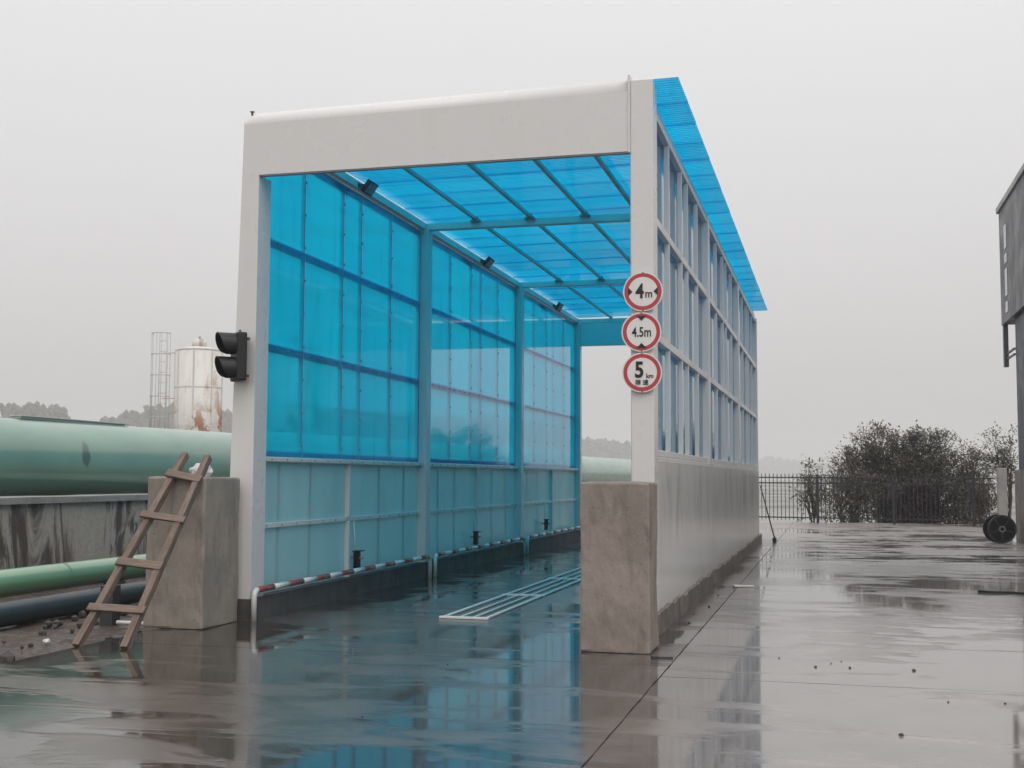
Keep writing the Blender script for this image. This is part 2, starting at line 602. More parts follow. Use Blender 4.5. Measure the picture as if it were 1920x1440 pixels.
# ------------------------------------------------------------------ setting: ground, yard slabs, soil
bm = bmesh.new()
bmesh.ops.create_grid(bm, x_segments=2, y_segments=2, size=3500)
for v in bm.verts:
    v.co.z = -.32
tag(link('ground', bm, 'open'), kind='structure')

# soil strip west of the yard, uneven
bm = bmesh.new()
nx, ny = 60, 130
vs = [[None] * (ny + 1) for _ in range(nx + 1)]
for i in range(nx + 1):
    for j in range(ny + 1):
        x = -12 + 11.75 * i / nx
        y = -14 + 60 * j / ny
        z = -.10 + .07 * noise.fractal(Vector((x * .9, y * .9, 2.2)), .8, 2.1, 5)
        if x > -.75:
            z = min(z, -.06)
        vs[i][j] = bm.verts.new((x, y, z))
for i in range(nx):
    for j in range(ny):
        bm.faces.new((vs[i][j], vs[i + 1][j], vs[i + 1][j + 1], vs[i][j + 1])).smooth = True
tag(link('soil_ground', bm, 'soil'), kind='structure')

yard = tag(box('yard_pavement', (-.36, -16, -.30), (16, 34.4, -.022), 'joint'), kind='structure')
G = .0065
def slab(x0, x1, y0, y1, m='yard', ga=G, gb=G):
    xa, xb, ya, yb_ = x0 + ga, x1 - gb, y0 + G, y1 - G
    pts = []
    def run(p, q):
        n = max(2, int((Vector(q) - Vector(p)).length / .16))
        d = (Vector(q) - Vector(p)).normalized()
        for i in range(n):
            c = Vector(p).lerp(Vector(q), i / n)
            j = .007 * noise.noise(Vector((c.x * 3, c.y * 3, p[0] * .7 + q[1]))) + .004 * noise.noise(Vector((c.x * 11, c.y * 11, 3 + p[0])))
            if i == 0 or min(abs(c.x - 4.93), 9) < .02:
                j = 0
            pts.append((c.x - d.y * j, c.y + d.x * j))
    run((xa, ya), (xb, ya)); run((xb, ya), (xb, yb_)); run((xb, yb_), (xa, yb_)); run((xa, yb_), (xa, ya))
    bm = bmesh.new()
    top = [bm.verts.new((x, y, 0)) for x, y in pts]
    bot = [bm.verts.new((x, y, -.0215)) for x, y in pts]
    bm.faces.new(top)
    for i in range(len(pts)):
        k_ = (i + 1) % len(pts)
        bm.faces.new((top[i], bot[i], bot[k_], top[k_]))
    return link('concrete_slab', bm, m, yard)
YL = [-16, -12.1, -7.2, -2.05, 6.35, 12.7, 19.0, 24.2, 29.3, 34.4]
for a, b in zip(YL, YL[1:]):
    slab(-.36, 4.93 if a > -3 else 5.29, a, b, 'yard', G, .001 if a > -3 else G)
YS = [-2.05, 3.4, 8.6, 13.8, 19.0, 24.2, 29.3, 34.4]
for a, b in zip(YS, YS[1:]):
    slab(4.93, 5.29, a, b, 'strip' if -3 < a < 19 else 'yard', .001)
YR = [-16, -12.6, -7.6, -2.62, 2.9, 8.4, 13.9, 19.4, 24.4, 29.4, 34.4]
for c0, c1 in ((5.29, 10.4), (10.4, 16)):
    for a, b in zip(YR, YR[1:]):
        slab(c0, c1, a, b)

# ------------------------------------------------------------------ the wash shelter
W = 4.88
FY = [0.0, 6.29, 12.65, 19.0]
KH = .25
sh = empty('vehicle_wash_shelter', (W / 2, 9.5, 0), 'open-ended white steel shelter with blue translucent walls and corrugated roof', 'shelter')
SH0 = Vector((W / 2, 9.5, 0))
SHM = Matrix.Translation(-SH0)

def sbox(name, a, b, mat, bev=0.006, parent=None, mtx=None):
    return box(name, Vector(a) - SH0 if mtx is None else a, Vector(b) - SH0 if mtx is None else b, mat, parent or sh, bev, 1, mtx)

def smesh(name, bm, mat, parent=None, kind=None, smooth=False):
    for v in bm.verts:
        v.co -= SH0
    return link(name, bm, mat, parent or sh, kind=kind, smooth=smooth)

# kerbs under both walls
def rough_kerb(x0, x1, segs, h, mat, jag):
    bm = bmesh.new()
    for (y0, y1) in segs:
        n = max(2, int((y1 - y0) / .12))
        A = []
        for i in range(n + 1):
            y = y0 + (y1 - y0) * i / n
            j = jag * noise.noise(Vector((y * 2.3, 5.1, x0))) + jag * .6 * noise.noise(Vector((y * 7, 1, x0)))
            s = .012 * noise.noise(Vector((y * 3, 9.1, x0)))
            A.append([bm.verts.new(c) for c in ((x0 - s, y, -.02), (x1 + s, y, -.02), (x1 + s, y, h + j), (x0 - s, y, h + j))])
        bm.faces.new(A[0][::-1])
        bm.faces.new(A[-1])
        for a, b in zip(A, A[1:]):
            for q in range(4):
                bm.faces.new((a[q], a[(q + 1) % 4], b[(q + 1) % 4], b[q]))
    return smesh('kerb', bm, mat)
rough_kerb(-.06, .27, [(-.02, 19.2)], KH, 'kerb', .006)
rough_kerb(4.74, 4.93, [(-.02, 6.0), (6.55, 19.3)], .215, 'kerb_r', .05)

# posts
def post(x0, x1, y0, y1, z0, z1):
    return sbox('post', (x0, y0, z0), (x1, y1, z1), 'white', .008)
xleft = lambda z: -.07 + (z - .25) * .021
bm = bmesh.new()
pq = [(xleft(KH), KH - .01), (.25, KH - .01), (.25, 5.1645), (xleft(5.165), 5.1645)]
poly_extrude(bm, pq, -.0275, .30)
smesh('post', bm, 'fascia')                        # front left, under the fascia
sbox('corner_post', (4.635, -.03, .18), (4.882, .30, 5.955), 'fascia', .012)
for y in FY[1:]:
    post(.03, .25, y - .11, y + .11, KH - .01, 5.75)
    post(4.63, 4.874, y - .11, y + .11, .2 if y < 18 else .2, 5.75)

# curved front fascia
bm = bmesh.new()
yb, yf, z0, z1, rr = .42, -.028, 5.165, 5.955, .17
prof = [(yf + .055, z0), (yf, z0), (yf, z1 - rr)]
for i in range(1, 9):
    a = math.pi / 2 * i / 8
    prof.append((yf + rr - rr * math.cos(a), z1 - rr + rr * math.sin(a)))
prof += [(yb, z1), (yb, z1 - .03), (yf + .2, z1 - .03), (yf + .055, z1 - .2)]
sl = lambda x, z: z + (.06 * x / W - .01 if z > z0 + .1 else 0)
ra = []
for dx, dz in ((0, .1), (.018, .052), (.05, .018), (.1, 0), (None, 0)):
    ra.append([bm.verts.new((4.62 if dx is None else xleft(z) + dx * (z > z1 - rr - .01 or dx > .07), y, sl(4.62 if dx is None else dx, z) - dz * (z > z1 - .12))) for y, z in prof])
n = len(prof)
bm.faces.new(ra[0][::-1])
bm.faces.new(ra[-1])
for A, B in zip(ra, ra[1:]):
    for i in range(n):
        f = bm.faces.new((A[i], A[(i + 1) % n], B[(i + 1) % n], B[i]))
        f.smooth = 2 <= i < 10
bmesh.ops.remove_doubles(bm, verts=bm.verts, dist=.0005)
smesh('fascia', bm, 'fascia')
sbox('edge_trim', (4.612, -.042, 5.15), (4.637, .36, 6.01), 'fascia', .004)
sbox('edge_trim', (.252, -.02, 5.148), (4.61, .035, 5.163), 'grey_steel', .003)
# bolt bracket on the top left corner
bm = bmesh.new()
add_box(bm, (.072, .09, 5.92), (.092, .11, 5.962))
add_box(bm, (.058, .085, 5.962), (.106, .115, 5.972))
smesh('roof_bracket', bm, 'dark_steel')

# rear beam and top longitudinal beams
sbox('rear_beam', (.252, 18.92, 5.14), (4.628, 19.08, 5.74), 'white', .008)
for (x0, x1) in ((.06, .20), (4.68, 4.82)):
    for a, b in ((.42, FY[1]), (FY[1], FY[2]), (FY[2], 19.11)):
        sbox('eave_beam', (x0, a + .002, 5.755), (x1, b - .002, 5.87), 'white', .005)
for y in [.2] + FY[1:]:
    sbox('roof_beam', (.203 if y > 1 else .3, y - .075, 5.752), (4.677 if y > 1 else 4.6, y + .075, 5.862), 'white', .006)

# purlins with cleats
PX = [.42, 1.07, 1.99, 2.91, 3.6, 4.28]
PXB = [1.07, 1.99, 2.91, 3.75]
for a, b in ((.3, FY[1]), (FY[1], FY[2]), (FY[2], 19.1)):
    for x in ([1.07, 1.99, 2.91, 3.74, 4.42]):
        pr = sbox('purlin', (x - .03, a + .003, 5.865), (x + .03, b - .003, 5.915), 'pale_steel', .003)
        if b < 19:
            cb = bmesh.new()
            add_box(cb, (x - .085, b - .15, 5.84), (x + .085, b - .078, 5.863))
            add_box(cb, (x - .05, b - .18, 5.835), (x + .05, b - .152, 5.915))
            smesh('cleat', cb, 'grey_steel', pr)

# corrugated roof sheets, ribs across the shelter, each lapping the next
def roof_mesh(wid, pitch, amp, x0, x1):
    me = bpy.data.meshes.new('roof_sheet')
    nr = int(wid / pitch)
    ys, zs = [], []
    for i in range(nr):
        for fy, fz in ((0, 0), (.28, 0), (.42, 1), (.68, 1), (.82, 0)):
            ys.append((i + fy) * pitch)
            zs.append(fz * amp)
    xsn = 5
    verts, faces = [], []
    for a in range(xsn):
        x = x0 + (x1 - x0) * a / (xsn - 1)
        for y, z in zip(ys, zs):
            verts.append((x, y, z + .0035 * y / wid * 3 + .004 * math.sin(a * 2.1)))
    m = len(ys)
    for a in range(xsn - 1):
        for j in range(m - 1):
            faces.append((a * m + j, a * m + j + 1, (a + 1) * m + j + 1, (a + 1) * m + j))
    me.from_pydata(verts, [], faces)
    me.materials.append(M['roof'])
    return me
rm = roof_mesh(.96, .08, .028, .12, 5.14)
y = .12
i = 0
while y < 19.0:
    o = bpy.data.objects.new('roof_sheet', rm)
    C.objects.link(o)
    o.parent = sh
    o.location = (-SH0.x, y - SH0.y, 5.918 + .005 * (i % 2) + random.uniform(0, .002))
    o.rotation_euler = (0, -.0105, random.uniform(-.0015, .0015))
    y += .868
    i += 1

# walls: blue sheets inside, rails and mullions outside them
SILL, R2, R1, TOP = 1.87, 3.16, 4.45, 5.74
OFF = [1.60, 2.90, 3.58, 4.83]
def pane_mesh(x, y0, y1, z0, z1, th, inner):
    """thin sheet: the inner face carries the blue, other faces are clear"""
    bm = bmesh.new()
    add_box(bm, (min(x, x + th), y0, z0), (max(x, x + th), y1, z1))
    bm.normal_update()
    for f in bm.faces:
        f.material_index = 0 if f.normal.x * inner > .9 else 1
    return bm
screws_l = bmesh.new()
for side in (0, 1):
    if side == 0:
        xs_, inner, fx0, fx1 = .115, 1, .03, .105          # sheet face, facing, frame span
    else:
        xs_, inner, fx0, fx1 = 4.765, -1, 4.776, 4.85
    for bi in range(3):
        a = FY[bi] + (.302 if bi == 0 else .112)
        b = FY[bi + 1] - .112
        cols = [a] + [FY[bi] + o for o in OFF] + [b]
        for c0, c1 in zip(cols, cols[1:]):
            pm = pane_mesh(xs_, c0 + .002, c1 - .002, SILL + .01, TOP, -.006 * inner, inner)
            smesh('wall_sheet', pm, ['blue', 'clear'])
        for zz, hh in ((R2, .09), (R1, .09), (TOP - .09, .085), (SILL + .012, .07)):
            sbox('rail', (fx0, a, zz), (fx1, b, zz + hh), 'white', .004)
        ends = [a + .02, b - .02] if side == 0 else []
        for q, yy in enumerate([FY[bi] + o for o in OFF] + ends):
            for zz0, zz1 in ((SILL + .084, R2), (R2 + .092, R1), (R1 + .092, TOP - .092)):
                sbox('mullion', (fx0 + .012, yy - .024, zz0 + .001), (fx1 - .002, yy + .024, zz1 - .001), 'white', .003)
        # sill ledge and lower sheets with their slim bars
        if side == 0:
            sbox('sill', (.04, a, SILL - .052), (.205, b, SILL + .004), 'white', .006)
            sbox('lower_sheet', (.095, a, KH - .03), (.103, b, SILL - .055), 'lower_in', 0)
            mid = FY[bi] + 3.12 + .1 * bi
            sbox('lower_bar', (.104, mid - .035, KH), (.17, mid + .035, 1.02), 'white', .004)
            sbox('lower_bar', (.104, mid - .035, 1.082), (.17, mid + .035, SILL - .056), 'white', .004)
            sbox('lower_rail', (.104, a, 1.022), (.15, b, 1.08), 'white', .004)
            for o in (.95, 1.9, 4.4, 5.5):
                sbox('outer_stud', (.045, FY[bi] + o - .03, KH), (.0935, FY[bi] + o + .03, SILL - .055), 'white', 0)
        else:
            sbox('sill', (4.69, a, SILL - .052), (4.87, b, SILL + .004), 'white', .006)
            sbox('lower_sheet', (4.858, FY[bi] + (.302 if bi == 0 else .001), .16), (4.879, FY[bi + 1] - .001 + (.11 if bi == 2 else 0), SILL - .055), 'lower_out', 0)
            sbox('lower_rail', (4.72, a, 1.022), (4.78, b, 1.08), 'white', .004)
        # screws through the sheets
        sxp = xs_ + inner * .004
        for yy in [FY[bi] + o for o in OFF]:
            z = SILL + .15
            while z < TOP - .1:
                add_box(screws_l, (sxp - .008, yy - .010, z - .010), (sxp + .008, yy + .010, z + .010))
                z += .43
        for zz in (R2 + .045, R1 + .045):
            yy = a + .2
            while yy < b:
                add_box(screws_l, (sxp - .007, yy - .008, zz - .008), (sxp + .007, yy + .008, zz + .008))
                yy += .31
        if side == 0:
            for zz, xx in ((1.05, .152), (SILL - .025, .207)):
                yy = a + .25
                while yy < b:
                    add_box(screws_l, (xx - .006, yy - .01, zz - .01), (xx + .006, yy + .01, zz + .01))
                    yy += .42
smesh('screws', screws_l, 'grey_steel', kind='stuff')

# ------------------------------------------------------------------ guard rails along the inside of the left wall
ords = ['nearest', 'middle', 'farthest']
for i in range(3):
    y0 = FY[i] + (-.06 if i == 0 else .22)
    y1 = FY[i + 1] - .05
    g = empty('guard_rail', (.31, y0, 0), 'red and white striped tube guard rail at wall foot, %s of three' % ords[i], 'guard rail', 'striped guard rails along the wall foot')
    L = y1 - y0
    rz, rd, h = .08, .033, .345
    for s in (0, 1):
        pts = [(0, 0, 0), (0, 0, h - rz)]
        for q in range(1, 6):
            t = math.pi / 2 * q / 5
            pts.append((0, rz - rz * math.cos(t), h - rz + rz * math.sin(t)))
        if s:
            pts = [(x, L - y, z) for x, y, z in pts]
        tube('end_leg', pts, rd, 'pvc', g, 14)
    nb = 15
    for q in range(nb):
        a = rz + (L - 2 * rz) * q / nb
        b = rz + (L - 2 * rz) * (q + 1) / nb
        red = q % 2 == 0
        tube('red_band' if red else 'white_band', [(0, a, h), (0, b, h)], rd + (.0012 if red else 0), 'red' if red else 'pvc', g, 14)

# spray boxes on the lower wall
for i, (y, z) in enumerate(((3.3, .5), (9.25, .52), (15.1, .56))):
    g = empty('spray_box', (.2, y, z), 'small black spray box low on the inner wall, %s of three' % ords[i], 'spray box', 'black spray boxes on the wall')
    box('housing', (-.03, -.045, -.15), (.05, .045, .09), 'black', g, .008)
    box('hood', (-.03, -.09, .092), (.09, .09, .104), 'black', g)
    tube('nozzle', [(.05, 0, 0), (.1, 0, 0)], .018, 'grey_steel', g, 10)
    box('wall_bracket', (-.095, -.02, -.02), (-.031, .02, .02), 'grey_steel', g)
    tube('feed_hose', [(-.02, 0, .104), (-.03, .01, .3), (-.045, 0, .52)], .008, 'pvc', g, 8)

# flood lights under the left eave
for i, (y, tilt) in enumerate(((3.3, 0), (9.6, .1), (15.95, -.1))):
    g = empty('flood_light', (.33, y, 5.78), 'small black flood light under left eave, %s of three' % ords[i], 'flood light', 'flood lights under the eave')
    m = Matrix.Rotation(R(35) + tilt, 4, 'Y') @ Matrix.Rotation(R(-10), 4, 'Z')
    box('housing', (-.035, -.12, -.1), (.03, .12, .1), 'black', g, .01, 1, m)
    box('lamp_glass', (.0305, -.1, -.08), (.034, .1, .08), 'lamp_glass', g, 0, 1, m)
    bm = bmesh.new()
    add_box(bm, (-.14, -.135, .0), (.01, -.123, .03))
    add_box(bm, (-.14, .123, .0), (.01, .135, .03))
    add_box(bm, (-.15, -.135, -.02), (-.128, .135, .06))
    link('mount_bracket', bm, 'dark_steel', g)

# floor frame / grating
g = empty('floor_grating', (2.55, .8, 0), 'long white floor grating frame on the wet shelter floor', 'grating')
GL = 17.0
for x, wd in ((-.268, .045), (-.075, .025), (.085, .025), (.25, .045)):
    box('long_bar', (x - wd / 2, .06, .001), (x + wd / 2, GL, .024), 'pvc', g, .004)
yy = 0
while yy <= GL:
    box('cross_bar', (-.31, yy, .0015), (.29, yy + .06, .028), 'pvc', g, .004)
    yy += 2.83

# ------------------------------------------------------------------ concrete piers
def pier(name, x0, x1, y0, y1, h, mat, label, seed):
    bm = bmesh.new()
    add_box(bm, (x0, y0, 0), (x1, y1, h), .022, 2)
    bmesh.ops.subdivide_edges(bm, edges=[e for e in bm.edges if e.calc_length() > .3], cuts=14, use_grid_fill=True)
    cx, cyy = (x0 + x1) / 2, (y0 + y1) / 2
    for v in bm.verts:
        q = Vector((v.co.x * 2.2, v.co.y * 2.2, v.co.z * 2.2 + seed))
        d = noise.noise_vector(q) * .011 + noise.noise_vector(q * 6) * .007
        if .02 < v.co.z:
            v.co += d
        t = 1 + .008 * max(0, 1 - v.co.z / .25) - .012 * v.co.z / h
        v.co.x = cx + (v.co.x - cx) * t
        v.co.y = cyy + (v.co.y - cyy) * t
    for v in bm.verts:
        v.co -= Vector((cx, cyy, 0))
    o = link(name, bm, mat)
    o.location = (cx, cyy, 0)
    return tag(o, label, 'pier', 'concrete piers guarding the entrance')
pier('concrete_pier', -.56, .15, -.95, -.13, 1.63, 'pier_l', 'grey-brown concrete pier with the wooden ladder leaning on it', 3.1)
pier('concrete_pier', 4.36, 5.03, -1.40, -.86, 1.60, 'pier', 'brown concrete pier standing below the round signs', 8.4)

# ------------------------------------------------------------------ round signs on the corner post
def text_mesh(body, size, bold=0.0, sxx=1.0):
    cu = bpy.data.curves.new('txt', 'FONT')
    cu.body = body
    cu.size = size
    cu.align_x = 'CENTER'
    cu.align_y = 'CENTER'
    cu.offset = bold
    cu.extrude = .0012
    cu.resolution_u = 4
    o = bpy.data.objects.new('txt', cu)
    C.objects.link(o)
    dg = bpy.context.evaluated_depsgraph_get()
    me = bpy.data.meshes.new_from_object(o.evaluated_get(dg))
    bpy.data.objects.remove(o)
    bpy.data.curves.remove(cu)
    xs = [v.co.x for v in me.vertices]
    ys = [v.co.y for v in me.vertices]
    cx, cyv = (min(xs) + max(xs)) / 2, (min(ys) + max(ys)) / 2
    for v in me.vertices:      # lay flat text into the x-z plane, facing -Y
        x, y, z = v.co
        v.co = ((x - cx) * sxx, -z, y - cyv)
    return me

def disc(name, r0, r1, y0, y1, mat, parent, seg=56):
    bm = bmesh.new()
    if r0 <= 0:
        a = [bm.verts.new((r1 * math.cos(2 * math.pi * i / seg), y0, r1 * math.sin(2 * math.pi * i / seg))) for i in range(seg)]
        b = [bm.verts.new((v.co.x, y1, v.co.z)) for v in a]
        bm.faces.new(a)
        bm.faces.new(b[::-1])
        for i in range(seg):
            bm.faces.new((a[i], b[i], b[(i + 1) % seg], a[(i + 1) % seg]))
    else:
        R_ = []
        for r, y in ((r0, y0), (r1, y0), (r1, y1), (r0, y1)):
            R_.append([bm.verts.new((r * math.cos(2 * math.pi * i / seg), y, r * math.sin(2 * math.pi * i / seg))) for i in range(seg)])
        for q in range(4):
            a, b = R_[q], R_[(q + 1) % 4]
            for i in range(seg):
                bm.faces.new((a[i], a[(i + 1) % seg], b[(i + 1) % seg], b[i]))
    return link(name, bm, mat, parent)

def place_text(body, size, x, z, bold, parent, sxx=1.0):
    me = text_mesh(body, size, bold, sxx)
    me.materials.clear()
    me.materials.append(M['black'])
    o = bpy.data.objects.new('lettering', me)
    C.objects.link(o)
    o.parent = parent
    o.location = (x, -.0176, z)

def tri(parent, pts):
    bm = bmesh.new()
    poly_extrude(bm, pts, -.0185, -.0145)
    link('arrow_mark', bm, 'black', parent)

def sign(loc, label, rz):
    g = empty('round_sign', loc, label, 'sign', 'round restriction signs on the corner post', rz)
    disc('plate', 0, .212, -.012, .004, 'sign_white', g)
    disc('red_ring', .158, .198, -.0145, -.0118, 'sign_red', g)
    disc('face', 0, .157, -.0145, -.0117, 'sign_white', g)
    bm = bmesh.new()
    add_box(bm, (-.06, .0045, -.12), (.06, .03, -.09))
    add_box(bm, (-.06, .0045, .09), (.06, .03, .12))
    link('mount_bracket', bm, 'grey_steel', g)
    bm = bmesh.new()
    for s in (-1, 1):
        add_box(bm, (-.007, -.016, s * .203 - .006), (.007, -.0118, s * .203 + .006))
    link('bolts', bm, 'dark_steel', g)
    return g
s1 = sign((4.775, -.062, 3.622), 'round red-ringed sign reading 4m, topmost on the corner post', .06)
place_text('4', .215, -.035, .008, .006, s1, .8)
place_text('m', .12, .062, -.035, .0015, s1, .9)
tri(s1, [(-.157, -.045), (-.157, .045), (-.112, 0)])
tri(s1, [(.157, -.045), (.112, 0), (.157, .045)])
s2 = sign((4.757, -.062, 3.19), 'round red-ringed sign reading 4.5m, middle one on the corner post', .08)
place_text('4.5m', .145, 0, 0, .002, s2, .72)
tri(s2, [(-.052, .172), (.052, .172), (0, .118)])
tri(s2, [(-.052, -.172), (0, -.118), (.052, -.172)])
s3 = sign((4.762, -.062, 2.757), 'round red-ringed sign reading 5 km, lowest on the corner post', .06)
place_text('5', .235, -.03, .03, .007, s3, .85)
place_text('km', .07, .082, -.035, .001, s3, .9)
place_text('限 速', .062, .0, -.105, .0012, s3)

# ------------------------------------------------------------------ traffic light on the front left post
g = empty('traffic_light', (.1, -.17, 3.01), 'black two-lens traffic light fixed to the front left post', 'traffic light', rz=R(-46))
# local: lenses face -Y
box('housing', (-.14, -.05, -.28), (.14, .07, .28), 'black', g, .02, 2)
for s in (-1, 1):
    ln = disc('lens', 0, .115, -.062, -.0505, 'lens', g, 32)
    ln.location.z = s * .138
    bm = bmesh.new()
    seg = 20
    A = []
    for i in range(seg + 1):
        t = math.radians(-50) + math.radians(280) * i / seg
        A.append([bm.verts.new((r * math.cos(t), y, r * math.sin(t))) for r, y in ((.128, -.05), (.128, -.05 - .2 * (.3 + .7 * math.sqrt(abs(math.sin(math.pi * i / seg))))), (.136, -.05 - .2 * (.3 + .7 * math.sqrt(abs(math.sin(math.pi * i / seg))))), (.136, -.05))])
    for a, b in zip(A, A[1:]):
        for q in range(4):
            bm.faces.new((a[q], b[q], b[(q + 1) % 4], a[(q + 1) % 4]))
    bm.faces.new(A[0])
    bm.faces.new(A[-1][::-1])
    vz = link('visor', bm, 'black', g)
    vz.location.z = s * .138
for z in (-.23, .2):
    box('mount_bracket', (-.03, .069, z), (.03, .13, z + .03), 'dark_steel', g)
tube('cable_gland', [(0, .02, .28), (0, .02, .315)], .014, 'dark_steel', g, 8)

# ------------------------------------------------------------------ wooden ladder against the left pier
g = empty('wooden_ladder', (-.1, -2.43, 0), 'rough wooden ladder leaning against the left concrete pier', 'ladder')
O = Vector((-.1, -2.43, 0))
def beam(name, a, b, wd, th, parent, nrm, mat='wood', jit=0.0):
    a, b = Vector(a), Vector(b)
    zax = (b - a).normalized()
    nrm = Vector(nrm)
    yax = (nrm - zax * nrm.dot(zax)).normalized()
    xax = yax.cross(zax)
    m = Matrix((xax, yax, zax)).transposed().to_4x4()
    m.translation = a
    L = (b - a).length
    bm = bmesh.new()
    add_box(bm, (-wd / 2, -th / 2, 0), (wd / 2, th / 2, L), .004)
    bmesh.ops.subdivide_edges(bm, edges=[e for e in bm.edges if e.calc_length() > L * .8], cuts=6)
    for v in bm.verts:
        v.co.x += jit * noise.noise(Vector((v.co.z * 3, a.x * 9, a.z * 7)))
        v.co.y += jit * .5 * noise.noise(Vector((v.co.z * 3, a.x * 4, 4 + a.z)))
    o = link(name, bm, mat, parent)
    o.matrix_local = m
    return o
tl, tr_ = Vector((-.215, -.735, 1.88)) - O, Vector((.06, -.735, 1.85)) - O
bl, br = Vector((-.37, -2.43, 0)) - O, Vector((.165, -2.45, 0)) - O
nr = Vector((0, -.74, .67))
side = Vector((1, 0, 0))
beam('side_rail', bl, tl, .072, .08, g, nr, jit=.008)
beam('side_rail', br, tr_, .072, .08, g, nr, jit=.008)
for t, over, hh, dr in ((.169, .075, .085, -.01), (.394, .045, .095, -.03), (.637, .075, .08, -.03), (.868, .055, .095, -.035)):
    a = bl.lerp(tl, t) + nr * .058
    b = br.lerp(tr_, t) + nr * .058
    d = (b - a).normalized()
    beam('rung', a - d * over + Vector((0, 0, .0)), b + d * over + Vector((0, 0, dr)), hh, .03, g, nr, jit=.01)

# crumpled white rag bundle on the pier top
bm = bmesh.new()
bmesh.ops.create_icosphere(bm, subdivisions=4, radius=1)
for v in bm.verts:
    n = v.co.normalized()
    q = 1 + .28 * noise.noise(n * 2.3 + Vector((4, 1, 2))) + .14 * noise.noise(n * 5.5) + .05 * noise.noise(n * 13)
    v.co = Vector((n.x * .12 * q, n.y * .10 * q, max(-.055, n.z * .095 * q)))
o = link('rag_bundle', bm, 'rag', smooth=True)
o.location = (-.08, -.62, 1.688)
tag(o, 'crumpled white rag bundle lying on top of the left pier', 'rag')

# ------------------------------------------------------------------ left: retaining wall, pipes
g = empty('retaining_wall', (-5.3, 10, 0), 'low stained concrete retaining wall below the large green pipe', 'wall')
bm = bmesh.new()
add_box(bm, (-.35, -22, -.4), (0, 30, 1.2))
link('wall_face', bm, 'streak', g)
bm = bmesh.new()
n = 80
A = []
for i in range(n + 1):
    y = -22 + 52 * i / n
    j = .012 * noise.noise(Vector((y * 1.3, 2, 2)))
    A.append([bm.verts.new(c) for c in ((-.42, y, 1.201), (.07 + j, y, 1.201), (.075 + j, y, 1.30 + j), (-.42, y, 1.31 + j))])
bm.faces.new(A[0][::-1])
bm.faces.new(A[-1])
for a, b in zip(A, A[1:]):
    for q in range(4):
        bm.faces.new((a[q], a[(q + 1) % 4], b[(q + 1) % 4], b[q]))
link('coping', bm, 'pillar', g)

PXF = lambda y: -7.1 + .0632 * y
g = empty('gas_pipe', (PXF(10), 10, 0), 'huge pale green pipe running behind the stained wall', 'pipe')
gp = Vector((PXF(10), 10, 0))
tube('pipe_shell', [Vector((PXF(y), y, 1.84)) - gp for y in range(-18, 75, 4)], .76, 'pipe', g, 64)
for y in (-6.4, 17.5, 40):
    tube('weld_collar', [Vector((PXF(y), y, 1.84)) - gp, Vector((PXF(y + .06), y + .06, 1.84)) - gp], .766, 'pipe', g, 64, False)
for y in (-4, 8, 20, 32, 44, 56, 68):
    m = Matrix.Translation(Vector((PXF(y), y, 0)) - gp)
    bm = bmesh.new()
    add_box(bm, (-.6, -.3, -.35), (.6, .3, 1.12), 0, 1, m)
    link('saddle', bm, 'pillar', g)
bm = bmesh.new()
add_box(bm, (-.13, 0, .012), (.13, 3.0, .03), .003)
add_box(bm, (-.11, .02, -.025), (.1, 2.9, .011))
o = link('steel_plank', bm, 'pale_steel')
o.location = (PXF(5.1), 5.1, 2.63)
o.rotation_euler = (R(-.4), 0, -.0632)
tag(o, 'narrow steel plank lying along the top of the huge green pipe', 'plank')

# flanged valve stub near the left post
g = empty('valve_stub', (-3.9, 8.6, 0), 'small pale green flanged valve stub beside the left front post', 'valve')
tube('stub_pipe', [(0, 0, -.1), (0, 0, 1.75)], .07, 'pipe2', g, 14)
tube('flange', [(0, 0, 1.75), (0, 0, 1.79)], .2, 'pipe2', g, 20)
tube('hand_wheel', [(0, 0, 1.79), (0, 0, 1.86)], .05, 'grey_steel', g, 12)

g = empty('green_pipe', (-3.5, 8, 0), 'slim green pipe running low in front of the stained wall', 'pipe')
tube('pipe_shell', [(0, y, .27) for y in (-22, -10, 0, 10, 20, 28)], .178, 'pipe2', g, 32)
for y in (-12.5, -9.6, -6.2, -3.4, .6, 4.6, 8.6):
    tube('joint_ring', [(0, y, .27), (0, y + .035, .27)], .185, 'pipe2', g, 32, False)
for y in (-13.2, -9, -4.9, -.7, 3.5, 7.7):
    box('support', (-.12, y - .1, -.3), (.12, y + .1, .1), 'kerb', g)
tube('black_pipe', [(-2.45, y, .06 + .004 * math.sin(y)) for y in range(-14, 30, 4)], .14, 'pipe3', None, 24)
tag(bpy.data.objects['black_pipe'], 'dark pipe lying on the mud below the slim green pipe', 'pipe')
box('steel_stub_post', (-.08, -.08, -.2), (.08, .08, .62), 'dark_steel')
o = bpy.data.objects['steel_stub_post']
o.location = (-1.35, -.35, 0)
o.scale.z = .62
tag(o, 'short dark steel stub post in the mud behind the ladder', 'post')
o = tube('plastic_pipe', [(-1.0, -.75, .02), (-.5, -.78, .02)], .022, 'pvc', None, 12)
tag(o, 'short white plastic pipe lying on the ground behind the ladder', 'pipe')

